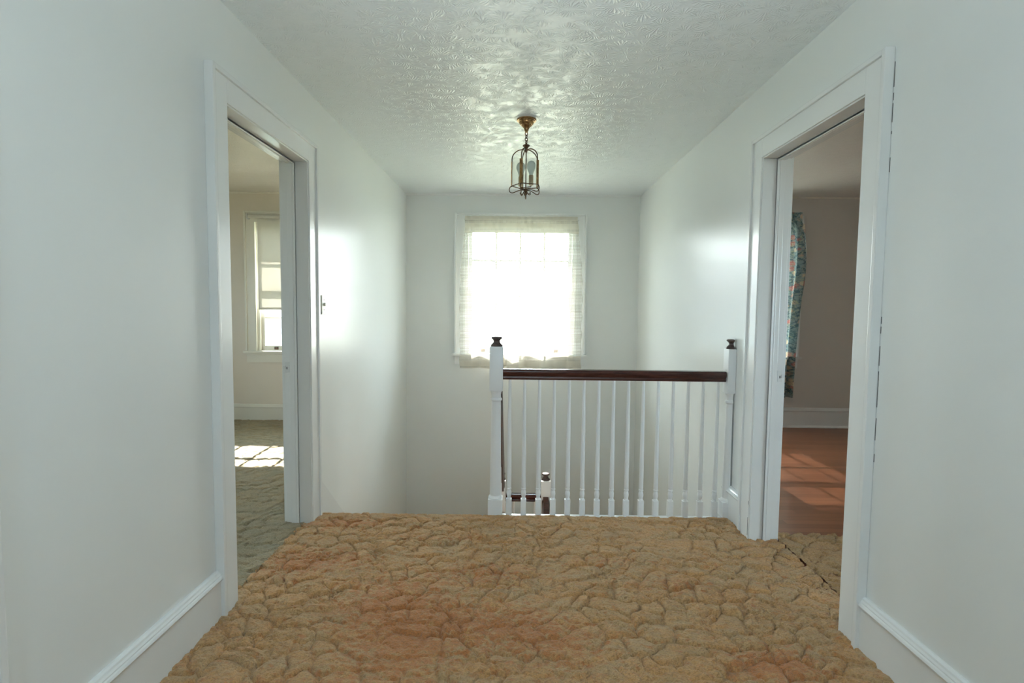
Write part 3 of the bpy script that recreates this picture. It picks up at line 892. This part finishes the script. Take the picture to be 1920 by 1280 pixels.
for a in ANG:
    pts = [P(a, 0.004, 2.243)]
    for i in range(9):
        t = i/8*PI/2
        pts.append(P(a, 0.020+(R-0.020)*math.sin(t), 2.186+0.062*math.cos(t)))
    pts += [P(a, R, 2.12), P(a, R, ZR-0.006)]
    o = MB().tube(pts, 0.0034, 7).build('rib', m_bronze, lan, True)
    # flat strap that holds the glass, on the rib
    ca, sa = math.cos(a), math.sin(a)
    ZS = 2.170
    s = MB().box(-0.0025, 0.0025, -0.0100, 0.0100, ZR, ZS, 0.001)
    bmesh.ops.transform(s.bm, matrix=Matrix.Translation((LX+(R+0.001)*ca, LY+(R+0.001)*sa, 0)) @ Matrix.Rotation(a, 4, 'Z'), verts=s.bm.verts)
    k = s.build('glass_clip', m_brass, o)
    # scrolled foot
    sp = []
    for i in range(15):
        t = i/14
        th = -0.25*PI + t*1.55*PI
        sp.append(P(a, R+0.002+0.0145*math.cos(th-0.25*PI)*(1-0.15*t), ZR-0.022-0.0155*math.sin(th-0.25*PI)*(1-0.1*t)))
    sc2 = [P(a, R, ZR), P(a, R+0.010, ZR-0.008), P(a, R+0.016, ZR-0.022), P(a, R+0.011, ZR-0.038), P(a, R-0.006, ZR-0.043), P(a, R-0.030, ZR-0.034), P(a, R-0.055, ZR-0.026), P(a, 0.012, ZR-0.026)]
    # smooth the control points
    def cr(pp, n=5):
        out = []
        q = [Vector(x) for x in pp]
        for i in range(len(q)-1):
            p0, p1, p2, p3 = q[max(i-1, 0)], q[i], q[i+1], q[min(i+2, len(q)-1)]
            for k in range(n):
                t = k/n
                out.append(0.5*((2*p1)+(p2-p0)*t+(2*p0-5*p1+4*p2-p3)*t*t+(3*p1-p0-3*p2+p3)*t**3))
        out.append(q[-1]); return out
    MB().tube(cr(sc2), 0.0028, 6).build('foot_scroll', m_bronze, lan, True)
    cu = [P(a, 0.010, ZR-0.040), P(a, 0.020, ZR-0.050), P(a, 0.030, ZR-0.052), P(a, 0.036, ZR-0.046), P(a, 0.032, ZR-0.041)]
    MB().tube(cr(cu), 0.0024, 6).build('leaf_curl', m_bronze, lan, True)
# bottom pentagon ring and spokes
mb = MB()
mb.tube([P(a, R, ZR) for a in ANG], 0.0032, 6, True)
mb.build('base_ring', m_bronze, lan, True)
MB().lathe([(0.0015, 1.936), (0.004, 1.940), (0.005, 1.950), (0.0045, 1.960), (0.008, 1.968), (0.010, 1.975), (0.007, 1.982), (0.013, 1.988), (0.014, 1.996), (0.010, 2.003), (0.003, 2.006)], (LX, LY, 0), 20).build('finial', m_bronze, lan, True)
# glass panels with arched tops
for i in range(5):
    a, b = ANG[i], ANG[(i+1) % 5]
    p, q = Vector(P(a, R-0.003, 0)), Vector(P(b, R-0.003, 0))
    d = q-p
    w = d.length; nrm = Vector((d.y, -d.x, 0)).normalized()
    pts2 = [(0.0, ZR+0.004), (w, ZR+0.004)] + [(w/2+w/2*math.cos(t*PI/14), 2.165+0.050*math.sin(t*PI/14)) for t in range(15)]
    mb = MB(); u = d.normalized()
    f = [mb.bm.verts.new((p+u*s) + Vector((0, 0, z))) for s, z in pts2]
    g = [mb.bm.verts.new((p+u*s) + Vector((0, 0, z)) - nrm*0.002) for s, z in pts2]
    mb.bm.faces.new(f); mb.bm.faces.new(g[::-1])
    n = len(f)
    for k in range(n): mb.bm.faces.new((f[k], g[k], g[(k+1) % n], f[(k+1) % n]))
    mb.build('glass_panel', m_lantern_glass, lan)
# two bulbs on candle sleeves
for a, in ((math.radians(-28),), (math.radians(152),)):
    bx, by = LX+0.037*math.cos(a), LY+0.037*math.sin(a)
    o = MB().lathe([(0.003, 2.022), (0.0145, 2.022), (0.0145, 2.082), (0.012, 2.084)], (bx, by, 0), 18).build('socket', m_sleeve, lan, True)
    MB().tube([(LX, LY, 2.012), (bx, by, 2.012), (bx, by, 2.024)], 0.003, 6).build('socket_arm', m_bronze, o, True)
    k = MB().lathe([(0.011, 2.080), (0.0125, 2.088), (0.015, 2.098), (0.021, 2.113), (0.0265, 2.128), (0.0285, 2.142), (0.0265, 2.155), (0.020, 2.166), (0.010, 2.172), (0.002, 2.1735)], (bx, by, 0), 24).build('bulb', m_bulb, o, True)
    k['label'] = 'unlit frosted bulb'

# ------------------------------------------------------------------ lace curtain on its rod
FX = [-0.62, -0.54, -0.479, -0.383, -0.243, -0.151, -0.106, -0.032, 0.024, 0.115, 0.29, 0.42, 0.533, 0.62, 0.70]
FD = [0.0, 0.012, 0.009, -0.026, 0.028, -0.044, 0.009, 0.063, 0.047, -0.036, 0.019, -0.026, -0.034, -0.005, 0.0]
def fold(x):
    for i in range(len(FX)-1):
        if FX[i] <= x <= FX[i+1]:
            t = (x-FX[i])/(FX[i+1]-FX[i]); t = t*t*(3-2*t)
            return FD[i]*(1-t)+FD[i+1]*t
    return 0.0
def curtain_mesh(fx, nu, zs):
    """fx(u, z) -> (x, y)"""
    bm = bmesh.new()
    grid = [[bm.verts.new((*fx(i/nu, z), z)) for i in range(nu+1)] for z in zs]
    for r0, r1 in zip(grid, grid[1:]):
        for i in range(nu): bm.faces.new((r0[i], r0[i+1], r1[i+1], r1[i]))
    return bm
ZT, ZB = 2.205, 0.605
def lace_xy(u, z):
    t = (ZT-z)/(ZT-ZB)
    s = min(1, t/0.45); s = s*s*(3-2*s)
    x0, x1 = -0.545-0.048*s, 0.640+0.050*s
    x = x0+(x1-x0)*u
    gather = 0.004*math.sin(u*88+0.8*math.sin(u*23))*max(0, 1-t*5)
    edge = 0.004*math.sin(z*34) if u in (0.0, 1.0) else 0
    rod = 0.0
    dz = abs(z-2.168)
    if dz < 0.02: rod = 0.009*math.sqrt(1-(dz/0.02)**2)
    y = 5.672-0.062*min(1, t/0.3) - fold(x)*s - gather - rod
    return x+edge, y
zs = [ZT-(ZT-ZB)*i/150 for i in range(151)]
mb = MB(); mb.bm.free(); mb.bm = curtain_mesh(lace_xy, 160, zs)
cur = mb.build('lace_curtain', m_lace, None, True, 180)
sol = cur.modifiers.new('Hem', 'SOLIDIFY'); sol.thickness = 0.0008
cur.modifiers.remove(sol)
tag(cur, 'sheer cream lace curtain glowing over the window at the stairs', 'curtain')
rod = MB().tube([(-0.552, 5.685, 2.168), (-0.552, 5.6745, 2.168), (0.647, 5.6745, 2.168), (0.647, 5.685, 2.168)], 0.0055, 8).build('curtain_rod', m_trim, None, True)
tag(rod, 'thin white rod threaded through the top of the lace curtain', 'curtain rod')

# floral curtain in the right room
def flor_xy(u, z):
    t = (2.268-z)/(2.268-0.33)
    right = 2.985+0.040*math.exp(-((z-1.70)/0.35)**2)-0.035*max(0, (t-0.55)/0.45)
    if t < 0.06: right = 2.965
    left = 2.40+0.10*t
    x = left+(right-left)*u
    amp = 0.010+0.030*min(1, t*2.5)
    y = 5.640-amp*math.sin(u*PI*11+0.7*math.sin(z*2.0))-0.006*math.sin(u*50)*max(0, 1-t*9)
    return x, y
zs = [2.268-(2.268-0.33)*i/90 for i in range(91)]
mb = MB(); mb.bm.free(); mb.bm = curtain_mesh(flor_xy, 110, zs)
cur = mb.build('floral_curtain', m_floral, None, True, 180)
tag(cur, 'blue and pink floral curtain beside the window in the dim right room', 'curtain')

# roller shade in the left room
rs = empty('roller_shade', (-2.203, 5.68, 2.18))
tag(rs, 'cream roller shade pulled halfway down the window in the left room', 'window shade')
mb = MB(); mb.bm.free(); bm = bmesh.new()
mb = MB()
pts = [(-2.835, 5.672, 2.178), (-1.571, 5.672, 2.178)]
mb.tube(pts, 0.020, 16); mb.build('roller_tube', m_shade, rs, True)
mb = MB(); mb.box(-2.752, -1.654, 5.6895, 5.6908, 1.205, 2.178); mb.build('shade_cloth', m_shade, rs)
MB().box(-2.752, -1.654, 5.686, 5.694, 1.196, 1.222, 0.003).build('hem_bar', m_shade, rs)
for xx in (-2.849, -1.557):
    mb = MB(); mb.box(xx-0.002, xx+0.002, 5.655, 5.70, 2.152, 2.205, 0.001); mb.box(xx-0.012, xx+0.012, 5.688, 5.703, 2.15, 2.207, 0.001)
    mb.build('bracket', m_strike, rs)

# unseen sheer panel added behind the floral curtain to filter the sun
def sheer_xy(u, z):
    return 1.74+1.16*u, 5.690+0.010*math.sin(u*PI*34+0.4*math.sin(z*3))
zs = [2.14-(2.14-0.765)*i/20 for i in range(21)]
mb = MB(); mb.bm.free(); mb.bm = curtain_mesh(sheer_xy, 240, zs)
cur = mb.build('sun_filter_sheer', m_sheer, None, True, 180)
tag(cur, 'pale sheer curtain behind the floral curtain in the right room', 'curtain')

# light switch on the left wall just past the doorway
sw = empty('light_switch', (XL, 3.262, 1.250))
tag(sw, 'ivory light switch on the left wall just past the doorway', 'light switch')
MB().box(XL, XL+0.0055, 3.226, 3.296, 1.1925, 1.3075, 0.002).build('switch_plate', m_switch, sw)
MB().box(XL+0.004, XL+0.016, 3.256, 3.266, 1.243, 1.262, 0.002).build('toggle', m_switch, sw)
for zz in (1.220, 1.280):
    MB().box(XL+0.0048, XL+0.0066, 3.2585, 3.2635, zz-0.0025, zz+0.0025, 0.0008).build('screw', m_bronze, sw)

# ------------------------------------------------------------------ outdoors
struct(MB().box(-60, 60, YE, 90, -3.35, -3.2).build('ground', m_ground))
struct(MB().box(-60, 60, -60, YE, -3.35, -3.2).build('ground_front', m_ground))
# eaves and roof slab of this house
struct(MB().box(-RX-0.8, RX+0.8, YE, 6.80, 2.50, 2.60).build('roof_eaves', m_soffit))
struct(MB().box(-RX-0.8, RX+0.8, YF-0.9, YE, CH+0.12, 2.70).build('roof', m_shingle))
nh = empty('neighbour_house', (-9.5, 24, -3.2))
tag(nh, 'pale blue clapboard house seen outside through the left room window', 'house')
mb = MB(); mb.box(-16, -4.5, 20, 28, -3.2, 0.9)
mb.build('wall', m_siding, nh)
mb = MB(); mb.prism([(19.5, 0.8), (28.5, 0.8), (24, 3.2)], 0, -16.4, -4.1); mb.build('roof', m_shingle, nh)
for xx in (-14.2, -10.6, -7.0):
    f = MB().box(xx-0.55, xx+0.55, 19.95, 20.02, -1.6, -0.1, 0.01).build('window', m_soffit, nh)
    k = MB().box(xx-0.46, xx+0.46, 19.94, 20.0, -1.5, -0.2).build('pane', m_pane_dark, f)

# ------------------------------------------------------------------ light
w = bpy.data.worlds.new('World'); SC.world = w; w.use_nodes = True
nt = w.node_tree; bg = nt.nodes['Background']
tc = nt.nodes.new('ShaderNodeTexCoord'); s = nt.nodes.new('ShaderNodeSeparateXYZ'); nt.links.new(tc.outputs['Generated'], s.inputs[0])
def maprange(sock, a, b):
    m = nt.nodes.new('ShaderNodeMapRange'); nt.links.new(sock, m.inputs[0]); m.inputs[1].default_value = a; m.inputs[2].default_value = b
    return m.outputs[0]
# pale towards the sun (+y), bluer overhead and in the half of the sky away from the sun
col = mixc(nt, maprange(s.outputs[2], -0.05, 0.7), (0.89, 0.96, 0.92), (0.58, 0.78, 0.90))
col = mixc(nt, maprange(s.outputs[1], 0.2, -0.7), col, (0.66, 0.90, 1.05))
nt.links.new(col, bg.inputs[0]); bg.inputs[1].default_value = 1.0

sd = bpy.data.lights.new('Sun', 'SUN'); sd.energy = 2.6; sd.color = (1.0, 0.95, 0.84); sd.angle = 0.009
so = bpy.data.objects.new('Sun', sd); COL.objects.link(so)
dv = Vector((0.045, -1.0, -0.72)).normalized()
so.rotation_euler = dv.to_track_quat('-Z', 'Y').to_euler()

# unseen spot added to brighten the near ceiling and walls
fd = bpy.data.lights.new('fill_spot', 'SPOT'); fd.energy = 12; fd.color = (0.84, 0.95, 1.0); fd.spot_size = math.radians(100); fd.spot_blend = 0.9; fd.shadow_soft_size = 0.06
fo = bpy.data.objects.new('fill_spot', fd); COL.objects.link(fo); fo.location = (0.05, -0.2, 1.45)
fo.rotation_euler = Vector((0, 0.62, 0.9)).to_track_quat('-Z', 'Y').to_euler()

def portal(name, x, y, wdt, hgt, facing, fx=0):
    ld = bpy.data.lights.new(name, 'AREA'); ld.shape = 'RECTANGLE'; ld.size = wdt; ld.size_y = hgt
    ld.cycles.is_portal = True
    o = bpy.data.objects.new(name, ld); COL.objects.link(o)
    o.location = (x, y, (WZ0+WZ1)/2)
    o.rotation_euler = Vector((fx, facing, 0)).to_track_quat('-Z', 'Z').to_euler()
for i, (a, b) in enumerate(WIN):
    portal('window_portal', (a+b)/2, YE+0.01, b-a-2*CW, WZ1-WZ0, -1)
portal('window_portal', sum(BWIN)/2, YF-0.16, BWIN[1]-BWIN[0]-2*CW, WZ1-WZ0, 1)

portal('window_portal', -RX-0.16, sum(SWL)/2, SWL[1]-SWL[0]-2*CW, WZ1-WZ0, 0, 1)
portal('window_portal', RX+0.16, sum(SWR)/2, SWR[1]-SWR[0]-2*CW, WZ1-WZ0, 0, -1)
# ------------------------------------------------------------------ camera
f, yaw, pitch, roll, ch = 1000.0, -0.0071, -0.0623, 0.0106, 1.2414
cy_, sy_ = math.cos(yaw), math.sin(yaw); cp, sp_ = math.cos(pitch), math.sin(pitch)
fw = Vector((sy_*cp, cy_*cp, sp_)); rt = Vector((cy_, -sy_, 0)); up = rt.cross(fw)
rt2 = rt*math.cos(roll)+up*math.sin(roll); up2 = up*math.cos(roll)-rt*math.sin(roll)
cd = bpy.data.cameras.new('Camera'); cam = bpy.data.objects.new('Camera', cd); COL.objects.link(cam)
cd.sensor_width = 36.0; cd.lens = f*36.0/1920.0; cd.clip_start = 0.05; cd.clip_end = 300
mw = Matrix((( rt2.x, up2.x, -fw.x, 0), (rt2.y, up2.y, -fw.y, 0), (rt2.z, up2.z, -fw.z, ch), (0, 0, 0, 1)))
cam.matrix_world = mw
SC.camera = cam

# ------------------------------------------------------------------ render settings
vs = SC.view_settings
vs.view_transform = 'Standard'; vs.look = 'None'; vs.gamma = 1.0; vs.use_curve_mapping = False
vs.exposure = 4.42
cy = SC.cycles
cy.use_adaptive_sampling = True; cy.adaptive_threshold = 0.04
cy.max_bounces = 9; cy.diffuse_bounces = 6; cy.glossy_bounces = 4; cy.transmission_bounces = 8; cy.transparent_max_bounces = 16
cy.caustics_reflective = False; cy.caustics_refractive = False
cy.sample_clamp_indirect = 6.0
cy.use_denoising = True
